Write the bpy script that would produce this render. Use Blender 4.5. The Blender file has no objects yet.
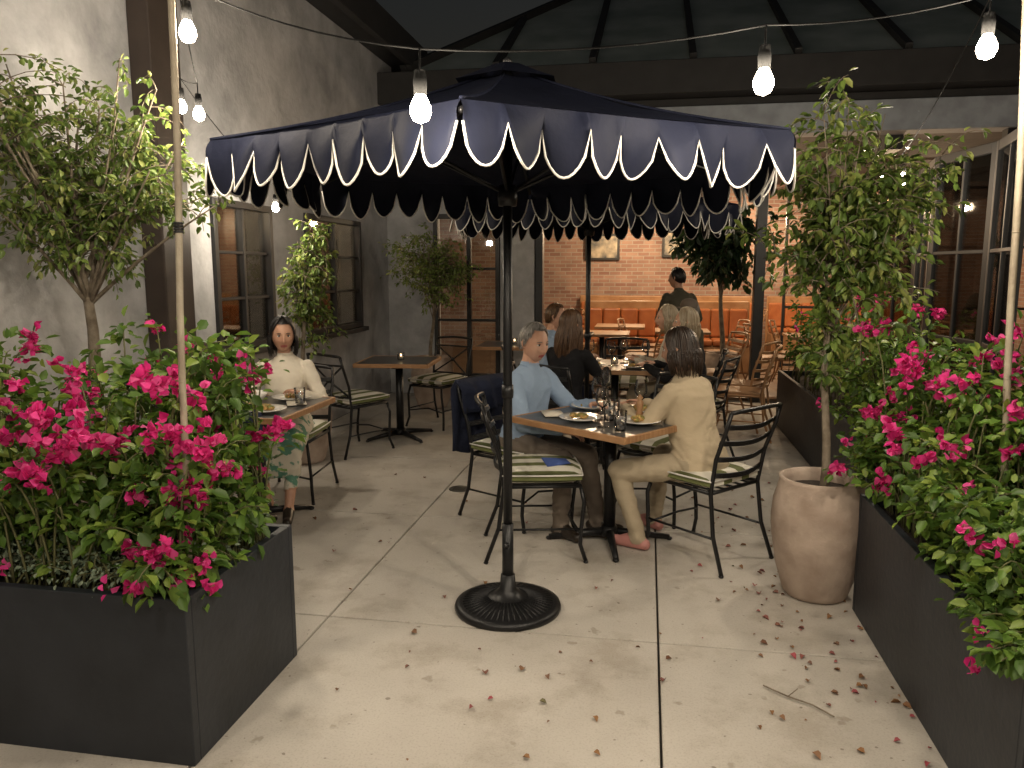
import bpy, math, random
import numpy as np
from mathutils import Vector, Matrix, noise
random.seed(7); rng=np.random.default_rng(7)
S=bpy.context.scene
col=S.collection
R=math.radians

# ------------------------------------------------------------------ materials
def newmat(name):
    m=bpy.data.materials.new(name); m.use_nodes=True
    nt=m.node_tree; p=nt.nodes['Principled BSDF']
    return m,nt,p
def M(name,c,rough=.6,c2=None,scale=6,bump=0,bscale=60,metal=0,detail=6,lo=.35,hi=.65,coat=0,sheen=0,stretch=None,spec=.5,bdist=.01):
    m,nt,p=newmat(name); N=nt.nodes.new; Lk=nt.links.new
    p.inputs['Roughness'].default_value=rough; p.inputs['Metallic'].default_value=metal
    p.inputs['Coat Weight'].default_value=coat; p.inputs['Specular IOR Level'].default_value=spec
    p.inputs['Sheen Weight'].default_value=sheen
    tc=N('ShaderNodeTexCoord')
    src=tc.outputs['Object']
    if stretch:
        mp=N('ShaderNodeMapping'); mp.inputs['Scale'].default_value=stretch; Lk(src,mp.inputs[0]); src=mp.outputs[0]
    if c2 is None: c2=tuple(min(1,x*1.35) for x in c); 
    n=N('ShaderNodeTexNoise'); n.inputs['Scale'].default_value=scale; n.inputs['Detail'].default_value=detail
    Lk(src,n.inputs['Vector'])
    r=N('ShaderNodeValToRGB'); r.color_ramp.elements[0].position=lo; r.color_ramp.elements[1].position=hi
    r.color_ramp.elements[0].color=(*c,1); r.color_ramp.elements[1].color=(*c2,1)
    Lk(n.outputs['Fac'],r.inputs[0]); Lk(r.outputs[0],p.inputs['Base Color'])
    if bump:
        n2=N('ShaderNodeTexNoise'); n2.inputs['Scale'].default_value=bscale; n2.inputs['Detail'].default_value=6
        Lk(src,n2.inputs['Vector'])
        b=N('ShaderNodeBump'); b.inputs['Strength'].default_value=bump; b.inputs['Distance'].default_value=bdist
        Lk(n2.outputs['Fac'],b.inputs['Height']); Lk(b.outputs[0],p.inputs['Normal'])
    return m
def MIsl(name,cols,rough=.5,trans=.25,tcol=None):
    m,nt,p=newmat(name); N=nt.nodes.new; Lk=nt.links.new
    g=N('ShaderNodeNewGeometry'); r=N('ShaderNodeValToRGB')
    els=r.color_ramp.elements
    while len(els)<len(cols): els.new(.5)
    for i,cc in enumerate(cols):
        els[i].position=i/(len(cols)-1); els[i].color=(*cc,1)
    Lk(g.outputs['Random Per Island'],r.inputs[0]); Lk(r.outputs[0],p.inputs['Base Color'])
    p.inputs['Roughness'].default_value=rough
    if trans:
        t=N('ShaderNodeBsdfTranslucent'); mx=N('ShaderNodeMixShader'); mx.inputs[0].default_value=trans
        hs=N('ShaderNodeHueSaturation'); hs.inputs['Value'].default_value=1.5; Lk(r.outputs[0],hs.inputs['Color'])
        Lk(hs.outputs[0],t.inputs[0]); Lk(p.outputs[0],mx.inputs[1]); Lk(t.outputs[0],mx.inputs[2])
        Lk(mx.outputs[0],nt.nodes['Material Output'].inputs[0])
    return m
def MEmit(name,c,s):
    m,nt,p=newmat(name); p.inputs['Base Color'].default_value=(*c,1)
    p.inputs['Emission Color'].default_value=(*c,1); p.inputs['Emission Strength'].default_value=s
    try: m.cycles.emission_sampling='NONE'
    except Exception: pass
    return m
def MGlass(name,rough=.02,tint=(1,1,1),mix=.75):
    m,nt,p=newmat(name); N=nt.nodes.new; Lk=nt.links.new
    t=N('ShaderNodeBsdfTransparent'); t.inputs[0].default_value=(*tint,1)
    g=N('ShaderNodeBsdfGlossy'); g.inputs['Roughness'].default_value=rough
    fr=N('ShaderNodeFresnel'); fr.inputs[0].default_value=1.5
    mt=N('ShaderNodeMath'); mt.operation='MULTIPLY_ADD'; mt.inputs[1].default_value=.9; mt.inputs[2].default_value=.05
    Lk(fr.outputs[0],mt.inputs[0])
    mx=N('ShaderNodeMixShader'); Lk(mt.outputs[0],mx.inputs[0]); Lk(t.outputs[0],mx.inputs[1]); Lk(g.outputs[0],mx.inputs[2])
    Lk(mx.outputs[0],nt.nodes['Material Output'].inputs[0])
    return m
def MBrick():
    m,nt,p=newmat('brick'); N=nt.nodes.new; Lk=nt.links.new
    tc=N('ShaderNodeTexCoord'); s=N('ShaderNodeSeparateXYZ'); c=N('ShaderNodeCombineXYZ'); a=N('ShaderNodeMath')
    Lk(tc.outputs['Object'],s.inputs[0]); Lk(s.outputs[0],a.inputs[0]); Lk(s.outputs[1],a.inputs[1]); Lk(a.outputs[0],c.inputs[0]); Lk(s.outputs[2],c.inputs[1])
    b=N('ShaderNodeTexBrick'); b.inputs['Scale'].default_value=1; b.inputs['Brick Width'].default_value=.22; b.inputs['Row Height'].default_value=.075
    b.inputs['Mortar Size'].default_value=.008; b.inputs['Color1'].default_value=(.30,.13,.085,1); b.inputs['Color2'].default_value=(.46,.27,.19,1); b.inputs['Mortar'].default_value=(.44,.38,.32,1)
    Lk(c.outputs[0],b.inputs['Vector'])
    n=N('ShaderNodeTexNoise'); n.inputs['Scale'].default_value=2.5; n.inputs['Detail'].default_value=5; Lk(c.outputs[0],n.inputs['Vector'])
    mx=N('ShaderNodeMix'); mx.data_type='RGBA'; mx.blend_type='MULTIPLY'; mx.inputs[0].default_value=.7
    Lk(b.outputs[0],mx.inputs[6]); Lk(n.outputs['Fac'],mx.inputs[7])
    bc=N('ShaderNodeBrightContrast'); bc.inputs[1].default_value=.04; Lk(mx.outputs[2],bc.inputs[0])
    Lk(bc.outputs[0],p.inputs['Base Color']); p.inputs['Roughness'].default_value=.85
    bp=N('ShaderNodeBump'); bp.inputs['Strength'].default_value=.5; bp.invert=True; bp.inputs['Distance'].default_value=.01; Lk(b.outputs['Fac'],bp.inputs['Height']); Lk(bp.outputs[0],p.inputs['Normal'])
    return m
def MConcrete():
    m,nt,p=newmat('patio_concrete'); N=nt.nodes.new; Lk=nt.links.new
    tc=N('ShaderNodeTexCoord').outputs['Object']
    def nz(sc,d,rg=.6,dist=0):
        n=N('ShaderNodeTexNoise'); n.inputs['Scale'].default_value=sc; n.inputs['Detail'].default_value=d; n.inputs['Roughness'].default_value=rg; n.inputs['Distortion'].default_value=dist; Lk(tc,n.inputs['Vector']); return n.outputs['Fac']
    def ramp(f,a,b,ca,cb):
        r=N('ShaderNodeValToRGB'); r.color_ramp.elements[0].position=a; r.color_ramp.elements[1].position=b
        r.color_ramp.elements[0].color=(*ca,1); r.color_ramp.elements[1].color=(*cb,1); Lk(f,r.inputs[0]); return r.outputs[0]
    def mul(a,b,f=1):
        x=N('ShaderNodeMix'); x.data_type='RGBA'; x.blend_type='MULTIPLY'; x.inputs[0].default_value=f; Lk(a,x.inputs[6]); Lk(b,x.inputs[7]); return x.outputs[2]
    base=ramp(nz(1.0,8,.58),.3,.7,(.43,.395,.35),(.56,.525,.475))
    st=ramp(nz(2.8,10,.68),.36,.50,(.80,.775,.745),(1,1,1))
    sp=ramp(nz(120,3),.3,.5,(.78,.765,.75),(1,1,1))
    spots=ramp(nz(9,3,.5),.29,.33,(.66,.62,.57),(1,1,1))
    dots=ramp(nz(34,1,.3),.21,.24,(.4,.36,.32),(1,1,1))
    c=mul(mul(mul(mul(base,st),sp,.8),spots,.8),dots,.8)
    Lk(c,p.inputs['Base Color'])
    rr=ramp(nz(3,6),.3,.7,(.5,.5,.5),(.8,.8,.8)); Lk(rr,p.inputs['Roughness'])
    b=N('ShaderNodeBump'); b.inputs['Strength'].default_value=.25; b.inputs['Distance'].default_value=.006; Lk(nz(70,8),b.inputs['Height']); Lk(b.outputs[0],p.inputs['Normal'])
    return m
def MStucco():
    m,nt,p=newmat('stucco'); N=nt.nodes.new; Lk=nt.links.new
    tc=N('ShaderNodeTexCoord').outputs['Object']
    n=N('ShaderNodeTexNoise'); n.inputs['Scale'].default_value=2.1; n.inputs['Detail'].default_value=10; n.inputs['Roughness'].default_value=.66; n.inputs['Distortion'].default_value=.2; Lk(tc,n.inputs['Vector'])
    r=N('ShaderNodeValToRGB'); e=r.color_ramp.elements; e[0].position=.3; e[1].position=.68; e[0].color=(.26,.262,.27,1); e[1].color=(.55,.55,.56,1); Lk(n.outputs[0],r.inputs[0])
    Lk(r.outputs[0],p.inputs['Base Color']); p.inputs['Roughness'].default_value=.65
    n2=N('ShaderNodeTexNoise'); n2.inputs['Scale'].default_value=18; n2.inputs['Detail'].default_value=9; Lk(tc,n2.inputs['Vector'])
    b=N('ShaderNodeBump'); b.inputs['Strength'].default_value=.5; b.inputs['Distance'].default_value=.012; Lk(n2.outputs[0],b.inputs['Height']); Lk(b.outputs[0],p.inputs['Normal'])
    return m
def MStripe():
    m,nt,p=newmat('striped_canvas'); N=nt.nodes.new; Lk=nt.links.new
    tc=N('ShaderNodeTexCoord'); s=N('ShaderNodeSeparateXYZ'); Lk(tc.outputs['Object'],s.inputs[0])
    a=N('ShaderNodeMath'); a.operation='MULTIPLY_ADD'; a.inputs[1].default_value=6.5; a.inputs[2].default_value=20.25; Lk(s.outputs[1],a.inputs[0])
    f=N('ShaderNodeMath'); f.operation='FRACT'; Lk(a.outputs[0],f.inputs[0])
    g=N('ShaderNodeMath'); g.operation='GREATER_THAN'; g.inputs[1].default_value=.55; Lk(f.outputs[0],g.inputs[0])
    mx=N('ShaderNodeMix'); mx.data_type='RGBA'; mx.inputs[6].default_value=(.72,.69,.6,1); mx.inputs[7].default_value=(.13,.145,.05,1); Lk(g.outputs[0],mx.inputs[0])
    Lk(mx.outputs[2],p.inputs['Base Color']); p.inputs['Roughness'].default_value=.85
    n=N('ShaderNodeTexNoise'); n.inputs['Scale'].default_value=250; Lk(tc.outputs['Object'],n.inputs['Vector'])
    b=N('ShaderNodeBump'); b.inputs['Strength'].default_value=.2; b.inputs['Distance'].default_value=.003; Lk(n.outputs[0],b.inputs['Height']); Lk(b.outputs[0],p.inputs['Normal'])
    return m

concrete=MConcrete(); stucco=MStucco(); brick=MBrick(); stripe=MStripe()
asphalt=M('dark_soil_ground',(.03,.028,.026),.9,bump=.5)
blackmetal=M('black_metal',(.012,.012,.013),.38,metal=.3,bump=.1,bscale=120)
frameblack=M('black_frame',(.014,.014,.015),.45)
cablem=M('black_rubber',(.008,.008,.008),.9,spec=.1)
darkbrown=M('brown_steel',(.035,.025,.02),.55,bump=.1)
fasciam=M('dark_fascia',(.020,.019,.019),.7)
planterm=M('slate_planter',(.010,.013,.018),.5,c2=(.021,.025,.033),scale=3,bump=.25,bscale=30)
navy=M('navy_canvas',(.0055,.0072,.017),.68,c2=(.008,.010,.022),bump=.35,bscale=9,spec=.14,bdist=.02)
piping=M('white_piping',(.62,.60,.56),.8,spec=.2)
terracotta=M('tan_clay',(.30,.225,.175),.7,c2=(.50,.40,.33),scale=6,bump=.5,bscale=24,lo=.32,hi=.68,detail=12)
soil=M('potting_soil',(.02,.013,.009),.95,bump=1,bscale=50)
bark=M('bark',(.13,.10,.07),.85,c2=(.24,.2,.15),scale=20,bump=.6,bscale=60)
stemm=M('green_stem',(.09,.09,.035),.7)
wood=M('warm_wood',(.30,.15,.065),.45,c2=(.42,.24,.12),scale=5,stretch=(1,12,1))
poleWood=M('bamboo_pole',(.22,.18,.13),.6,c2=(.32,.28,.21),scale=9,bump=.3)
tabletop=M('slate_tabletop',(.045,.046,.048),.28,c2=(.075,.076,.078),scale=8)
ceramic=M('white_ceramic',(.72,.70,.66),.2,coat=.4)
glass=MGlass('clear_glass')
winglass=MGlass('window_glass',tint=(.8,.82,.82))
leather=M('orange_leather',(.34,.10,.03),.45,c2=(.44,.15,.05),bump=.3,bscale=15)
lintelm=M('concrete_lintel',(.26,.28,.31),.8,bump=.3,bscale=20)
roofglass=M('roof_panels',(.24,.29,.26),.55,c2=(.40,.45,.42),scale=1.6)
ceilm=M('dark_ceiling',(.05,.042,.036),.8)
floorin=M('interior_floor',(.12,.075,.045),.4,c2=(.18,.12,.075),scale=3)
leafA=MIsl('leaf_bougainvillea',[(.04,.08,.014),(.07,.14,.022),(.11,.20,.028),(.21,.28,.05)],.5,.32)
leafB=MIsl('leaf_ficus',[(.05,.085,.02),(.10,.16,.032),(.16,.23,.048),(.27,.29,.085)],.45,.32)
leafC=MIsl('leaf_light',[(.09,.13,.03),(.15,.21,.05),(.21,.26,.08)],.5,.3)
leafD=MIsl('leaf_dark',[(.012,.03,.012),(.03,.06,.02)],.5,.2)
bractm=MIsl('bract_magenta',[(.36,.006,.10),(.54,.014,.17),(.72,.04,.27),(.60,.09,.27)],.65,.35)
litter=MIsl('fallen_leaf',[(.14,.06,.03),(.26,.13,.05),(.18,.10,.07),(.34,.06,.08),(.12,.12,.05)],.8,0)
skinA=M('skin_light',(.60,.33,.225),.5,c2=(.66,.39,.28),scale=14,bump=.15,bscale=200,bdist=.002)
skinB=M('skin_tan',(.47,.25,.165),.5,c2=(.54,.305,.205),scale=14,bump=.15,bscale=200,bdist=.002)
lipm=M('lips',(.34,.08,.075),.4)
eyew=M('eye_white',(.6,.57,.53),.2); eyed=M('eye_iris',(.012,.008,.006),.1)
hairs={'black':MIsl('hair_black',[(.004,.003,.003),(.013,.01,.009)],.45,0),'grey':MIsl('hair_grey',[(.14,.13,.12),(.32,.30,.28)],.45,0),
 'brown':MIsl('hair_brown',[(.05,.022,.01),(.16,.085,.04)],.4,0),'blond':MIsl('hair_blond',[(.3,.22,.13),(.5,.42,.3)],.4,0),'dark':MIsl('hair_dark_brown',[(.014,.008,.005),(.045,.024,.013)],.42,0)}
def cloth(name,c,b=.3): return M(name,c,.88,c2=tuple(x*1.08 for x in c),bump=b,bscale=16,scale=5,bdist=.02,stretch=(1,1,1.7),spec=.2)
beige=cloth('beige_jacket',(.50,.41,.285)); khaki=cloth('khaki_trousers',(.42,.35,.25)); bluesh=cloth('blue_shirt',(.30,.40,.55)); greytr=cloth('grey_trousers',(.17,.14,.115))
blackc=cloth('black_cloth',(.012,.012,.014)); cream=cloth('cream_blouse',(.68,.62,.52)); navyc=cloth('navy_cloth',(.016,.02,.04)); olive=cloth('olive_cloth',(.09,.085,.06))
skirt=M('patterned_skirt',(.10,.24,.17),.85,c2=(.6,.55,.45),scale=14,lo=.45,hi=.5)
shoeb=M('dark_shoe',(.02,.014,.01),.35); shoep=M('pink_shoe',(.45,.2,.18),.5)
bulbm=MEmit('bulb_glow',(1,.84,.62),80)
lampm=MEmit('lamp_glow',(1,.66,.32),12)

# ------------------------------------------------------------------ builder
class B:
    def __init__(s): s.v=[];s.f=[];s.m=[]
    def add(s,vs,fs,mi=0):
        o=len(s.v); s.v+= [tuple(x) for x in vs]; s.f+=[tuple(i+o for i in f) for f in fs]; s.m+=[mi]*len(fs)
    def box(s,c,d,mi=0,rz=0):
        cx,cy,cz=c; x,y,z=d[0]/2,d[1]/2,d[2]/2; ca,sa=math.cos(rz),math.sin(rz)
        vs=[]
        for k in (-z,z):
            for a,b in((-x,-y),(x,-y),(x,y),(-x,y)): vs.append((cx+a*ca-b*sa,cy+a*sa+b*ca,cz+k))
        s.add(vs,[(3,2,1,0),(4,5,6,7),(0,1,5,4),(1,2,6,5),(2,3,7,6),(3,0,4,7)],mi)
    def bx(s,x0,x1,y0,y1,z0,z1,mi=0): s.box(((x0+x1)/2,(y0+y1)/2,(z0+z1)/2),(x1-x0,y1-y0,z1-z0),mi)
    def tube(s,pts,r,mi=0,seg=8,closed=False):
        pts=[Vector(p) for p in pts]; n=len(pts)
        if not hasattr(r,'__len__'): r=[r]*n
        t=(pts[1]-pts[0]).normalized(); u=t.orthogonal().normalized()
        vs=[]
        for i in range(n):
            if closed: t=(pts[(i+1)%n]-pts[i-1])
            else: t=pts[min(i+1,n-1)]-pts[max(i-1,0)]
            if t.length<1e-9: t=Vector((0,0,1))
            t.normalize(); u=(u-t*u.dot(t))
            if u.length<1e-6: u=t.orthogonal()
            u.normalize(); w=t.cross(u)
            for k in range(seg):
                a=2*math.pi*k/seg; vs.append(pts[i]+(u*math.cos(a)+w*math.sin(a))*r[i])
        fs=[]
        for i in range(n if closed else n-1):
            j=(i+1)%n
            for k in range(seg):
                l=(k+1)%seg; fs.append((i*seg+k,i*seg+l,j*seg+l,j*seg+k))
        if not closed: fs+= [tuple(range(seg-1,-1,-1)),tuple((n-1)*seg+k for k in range(seg))]
        s.add(vs,fs,mi)
    def lathe(s,prof,c=(0,0,0),mi=0,seg=32):
        vs=[];n=len(prof)
        for r,z in prof:
            for k in range(seg):
                a=2*math.pi*k/seg; vs.append((c[0]+r*math.cos(a),c[1]+r*math.sin(a),c[2]+z))
        fs=[(i*seg+k,i*seg+(k+1)%seg,(i+1)*seg+(k+1)%seg,(i+1)*seg+k) for i in range(n-1) for k in range(seg)]
        s.add(vs,fs,mi)
    def sphere(s,c,r,mi=0,seg=12,sc=(1,1,1)):
        n=seg//2+1
        prof=[(max(1e-4,r*math.sin(math.pi*i/(n-1))),-r*math.cos(math.pi*i/(n-1))) for i in range(n)]
        vs=[];
        for rr,z in prof:
            for k in range(seg):
                a=2*math.pi*k/seg; vs.append((c[0]+rr*math.cos(a)*sc[0],c[1]+rr*math.sin(a)*sc[1],c[2]+z*sc[2]))
        fs=[(i*seg+k,i*seg+(k+1)%seg,(i+1)*seg+(k+1)%seg,(i+1)*seg+k) for i in range(n-1) for k in range(seg)]
        s.add(vs,fs,mi)
    def obj(s,name,mats,smooth=False,parent=None,bevel=0,loc=None,rz=0,solid=0,sub=0):
        me=bpy.data.meshes.new(name); me.from_pydata(s.v,[],s.f)
        if not isinstance(mats,(list,tuple)): mats=[mats]
        for m in mats: me.materials.append(m)
        me.polygons.foreach_set('material_index',s.m)
        me.polygons.foreach_set('use_smooth',[bool(smooth)]*len(s.f)); me.update()
        o=bpy.data.objects.new(name,me); col.objects.link(o)
        if parent: o.parent=parent
        if loc: o.location=loc
        o.rotation_euler[2]=rz
        if bevel:
            b=o.modifiers.new('bevel','BEVEL'); b.width=bevel; b.segments=2; b.limit_method='ANGLE'
        if solid:
            b=o.modifiers.new('solid','SOLIDIFY'); b.thickness=solid
        if sub:
            b=o.modifiers.new('sub','SUBSURF'); b.levels=sub; b.render_levels=sub
        return o
def E(name,loc=(0,0,0),rz=0):
    o=bpy.data.objects.new(name,None); col.objects.link(o); o.location=loc; o.rotation_euler[2]=rz; o.empty_display_size=.2; return o

# ------------------------------------------------------------------ leaves (vectorised)
def leafmesh(name,P,D,Nn,size,mat,parent=None,aspect=.6,fold=.25):
    P=np.asarray(P,float);D=np.asarray(D,float);Nn=np.asarray(Nn,float);size=np.asarray(size,float)
    n=len(P)
    D/= np.linalg.norm(D,axis=1,keepdims=True)+1e-9
    Sd=np.cross(D,Nn); Sd/=np.linalg.norm(Sd,axis=1,keepdims=True)+1e-9
    Nn=np.cross(Sd,D)
    prof=[(0,0,0),(.3,.42,.12),(.68,.36,.10),(1,0,-.12),(.68,-.36,.10),(.3,-.42,.12)]
    V=np.zeros((n,6,3)); s=size[:,None]
    for i,(a,b,c) in enumerate(prof):
        V[:,i]=P+D*a*s+Sd*b*aspect*1.2*s+Nn*c*s*(fold/.25)
    V=V.reshape(-1,3)
    base=(np.arange(n)*6)[:,None]
    F=np.concatenate([base+np.array([[0,1,2,3]]),base+np.array([[0,3,4,5]])],1).reshape(-1)
    me=bpy.data.meshes.new(name); me.vertices.add(len(V)); me.vertices.foreach_set('co',V.reshape(-1))
    me.loops.add(len(F)); me.loops.foreach_set('vertex_index',F.astype(np.int32))
    me.polygons.add(len(F)//4); me.polygons.foreach_set('loop_start',np.arange(0,len(F),4,dtype=np.int32))
    me.update(calc_edges=True); me.validate()
    me.materials.append(mat)
    o=bpy.data.objects.new(name,me); col.objects.link(o)
    if parent:o.parent=parent
    return o
def rv(): 
    v=Vector((random.gauss(0,1),random.gauss(0,1),random.gauss(0,1))); return v.normalized()
def bez(a,b,c,n): return [a*(1-t)**2+b*2*t*(1-t)+c*t*t for t in [i/n for i in range(n+1)]]

def inell(c,r):
    d=rv()*random.random()**.42; return Vector((c[0]+d.x*r[0],c[1]+d.y*r[1],c[2]+d.z*r[2]))
def bush(name,soilbox,vols,nsh,leafs,lsize,flowers,lm=leafA,parts=None,flN=46,loose=5):
    e=E(name); st=B(); P=[];D=[];N=[];Sz=[]
    FP=[];FD=[];FN=[];FS=[]
    x0,x1,y0,y1,z0=soilbox
    tg=[(inell(*random.choices([(v[0],v[1]) for v in vols],[v[2] for v in vols])[0]),None) for _ in range(nsh)]
    tg+= [(Vector(f[:3]),f[3]) for f in flowers]
    for T,fl in tg:
        bx=min(max(T.x+random.uniform(-.25,.25),x0+.05),x1-.05); by=min(max(T.y+random.uniform(-.2,.2),y0+.05),y1-.05)
        a=Vector((bx,by,z0)); m=(a+T)/2; m.x=(bx*1.6+T.x*.4)/2; m.y=(by*1.6+T.y*.4)/2; m.z=max(T.z,z0)+random.uniform(.02,.16)
        pts=bez(a,m,T,8)
        st.tube(pts,[.005-.003*i/8 for i in range(9)],0,4)
        nl=int(leafs*random.uniform(.6,1.4))
        tdir=(pts[-1]-pts[-2]).normalized()
        for k in range(nl):
            t=random.uniform(.18,1)**.8*8; i=min(int(t),7); q=pts[i].lerp(pts[i+1],t-i); dr=(pts[i+1]-pts[i]).normalized()
            o=rv(); o=(o-dr*o.dot(dr)*.5); o.normalize()
            P.append(q+o*random.uniform(.0,.06)); d=(o+dr*.4+Vector((0,0,-.35))); D.append(d); N.append(Vector((0,0,1))+rv()*.6); Sz.append(lsize*random.uniform(.5,1.2))
        if fl:
            subs=[T-tdir*random.uniform(-.02,.20)*fl**.5+rv()*random.random()**.6*.095*fl**.5 for _ in range(max(2,int(7*fl)))]
            for k in range(int(flN*fl)):
                q=random.choice(subs)+rv()*random.random()**.5*.034
                ax=rv()
                for j in range(3):
                    FP.append(q); FD.append(ax+rv()*.8); FN.append(rv()); FS.append(random.uniform(.022,.040))
    if len(tg) and flowers:
        for k in range(int(len(flowers)*loose)):
            v=random.choice(vols); q=inell(v[0],[c*1.0 for c in v[1]])
            for j in range(random.randint(4,11)):
                FP.append(q+rv()*.022); FD.append(rv()); FN.append(rv()); FS.append(random.uniform(.022,.036))
    st.obj('stems',stemm,True,e)
    leafmesh('leaves',P,D,N,Sz,lm,e)
    if FP: leafmesh('bracts',FP,FD,FN,FS,bractm,e,aspect=.85,fold=.4)
    return e
def tree(name,base,crowns,ntw,leafs,lsize,lm=leafB,tr=.03,trunk_top=None,droop=.25,lowest=.55):
    e=E(name); st=B(); P=[];D=[];N=[];Sz=[]
    base=Vector(base); top=Vector(trunk_top)
    n=10; tp=[]
    for i in range(n+1):
        t=i/n; q=base.lerp(top,t); tp.append(q+Vector((math.sin(t*7+base.x)*.018,math.cos(t*6+base.y)*.018,0)))
    st.tube(tp,[tr*(1.25-.75*(i/n)) for i in range(n+1)],0,8)
    for c,r,w in crowns:
        c=Vector(c)
        for l in range(max(3,int(7*w))):
            tt=random.uniform(lowest,1); k=min(int(tt*n),n-1); a=tp[k]
            tgt=inell(c,[x*.75 for x in r]); m=(a+tgt)/2+Vector((0,0,.06))+rv()*.04
            lp=bez(a,m,tgt,6); st.tube(lp,[tr*.38*(1-.75*i/6) for i in range(7)],0,5)
            for tw in range(int(ntw)):
                s=lp[random.randint(2,6)]; d=rv(); d.z=d.z*.7+.15
                end=s+Vector((d.x*r[0],d.y*r[1],d.z*r[2]))*random.uniform(.35,.95)
                end.x=max(end.x,-3.26)
                mm=(s+end)/2+Vector((0,0,.07)); end.z-=droop*random.random()*r[2]
                pp=bez(s,mm,end,5); st.tube(pp,[.0035-.002*i/5 for i in range(6)],0,3)
                for j in range(int(leafs*random.uniform(.4,1.5))):
                    t=random.uniform(.15,1)*5; i=min(int(t),4); q=pp[i].lerp(pp[i+1],t-i); dr=(pp[i+1]-pp[i]).normalized()
                    o=rv(); P.append(q+o*random.uniform(0,.03)); D.append(o+dr*.6+Vector((0,0,-.5))); N.append(Vector((0,0,1))+rv()*.7); Sz.append(lsize*random.uniform(.6,1.25))
    st.obj('trunk_and_limbs',bark,True,e); leafmesh('leaves',P,D,N,Sz,lm,e,aspect=.5)
    return e

# ------------------------------------------------------------------ ground / patio
g=B(); g.add([(-200,-200,-.03),(200,-200,-.03),(200,200,-.03),(-200,200,-.03)],[(0,1,2,3)]); g.obj('ground',asphalt)
pt=B(); gx=[.085+1.515*k for k in range(-3,5)]; gy=[3.2+1.5*k for k in range(-4,5)]
gx[0]=-3.3; 
for i in range(len(gx)-1):
    for j in range(len(gy)-1):
        y1=gy[j+1] if j<len(gy)-2 else 9.6
        pt.bx(gx[i]+.0045,gx[i+1]-.0045,gy[j]+.0045,y1-.0045,-.06,0)
pt.obj('patio_pavement',concrete,bevel=.006)
for (x,y) in((-1.33,5.35),(-.2,3.05+2.9)):
    b=B(); b.lathe([(.0001,.004),(.062,.004),(.066,.008),(.075,.008),(.078,.001)],(x,y,0),0,28)
    for k in range(-3,4): b.bx(x-.045,x+.045,y+k*.014-.003,y+k*.014+.003,.005,.008,0)
    b.obj('floor_drain',M('drain_metal',(.09,.085,.075),.5,metal=.6),False)

# ------------------------------------------------------------------ left building
lb=E('stucco_building')
w=B(); X0,X1=-3.6,-3.3
ops=[(5.5,6.45),(7.14,8.6)]
w.bx(X0,X1,-4,9.9,0,.95); w.bx(X0,X1,-4,9.9,2.15,4.16)
ys=[-4]+[v for o in ops for v in o]+[9.9]
for i in range(0,len(ys),2): w.bx(X0,X1,ys[i],ys[i+1],.95,2.15)
w.obj('wall',stucco,parent=lb)
b=B(); b.bx(-3.75,-2.98,-4,10.2,4.163,4.36); b.bx(-2.98,-2.9,-4,10.2,4.08,4.42); b.obj('eave_fascia',fasciam,parent=lb,bevel=.01)
b=B(); b.bx(-9,-3.75,-4,10.2,4.25,4.32); b.bx(-9.0,-8.8,-4,10.2,0,4.25); b.obj('roof',fasciam,parent=lb)
b=B(); b.bx(-3.297,-3.14,4.66,4.98,0,4.16); b.obj('pilaster',darkbrown,parent=lb,bevel=.01)
for y0,y1 in ops:
    f=B(); t=.055
    f.bx(-3.36,-3.27,y0,y0+t,.95,2.15);f.bx(-3.36,-3.27,y1-t,y1,.95,2.15);f.bx(-3.36,-3.27,y0+t,y1-t,2.15-t,2.15);f.bx(-3.38,-3.22,y0-.04,y1+.04,.90,.948)
    f.bx(-3.36,-3.27,y0+t,y1-t,.951,.951+t)
    ym=(y0+y1)/2; f.bx(-3.35,-3.29,ym-.018,ym+.018,1.006,2.095); 
    for zz in(1.37,1.74): f.bx(-3.345,-3.295,y0+t,ym-.018,zz-.012,zz+.012); f.bx(-3.345,-3.295,ym+.018,y1-t,zz-.012,zz+.012)
    f.obj('window_frame',frameblack,parent=lb,bevel=.004)
    gl=B(); gl.bx(-3.33,-3.325,y0+t,y1-t,1.0,2.1); gl.obj('window_pane',winglass,parent=lb)
    iw=B(); iw.bx(-4.3,-4.25,y0-.8,y1+.8,.3,2.8); iw.obj('interior_panel',wood,parent=lb)
    for k in range(3):
        yy=y0+(y1-y0)*(k+.5)/3
        iw=B(); iw.bx(-4.24,-4.2,yy-.14,yy+.14,1.0,2.3); iw.obj('cabinet_door',wood,parent=lb,bevel=.01)
# ------------------------------------------------------------------ restaurant building at the back
rb=E('restaurant_building')
w=B(); Y0=9.6
w.bx(-3.3,-2.69,Y0,Y0+.3,0,3.6); w.bx(-2.69,-1.83,Y0,Y0+.3,2.3,3.6); w.bx(-1.83,-1.40,Y0,Y0+.3,0,3.6)
w.obj('facade_wall',stucco,parent=rb)
w=B(); w.bx(-1.40,6.5,Y0+.0,Y0+.32,3.16,3.5); w.obj('lintel',lintelm,parent=rb,bevel=.01)
w=B(); w.bx(-3.5,6.6,Y0-.25,Y0+.4,3.603,3.97); w.bx(-1.4,6.5,Y0+.06,Y0+.32,3.503,3.6); w.obj('fascia',fasciam,parent=rb,bevel=.01)
rf=B(); A=Vector((-3.0,Y0-.1,3.99));Bp=Vector((6.6,Y0-.1,3.99));C=Vector((6.6,14.2,6.6));Dp=Vector((-.5,14.2,6.6))
rf.add([A,Bp,C,Dp],[(0,1,2,3)]); rf.add([A,Dp,Vector((-.5,16,6.6)),Vector((-3.0,18,3.99))],[(0,1,2,3)])
rf.obj('roof_slope',roofglass,parent=rb)
ml=B(); up=Vector((0,-.03,.03))
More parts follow.
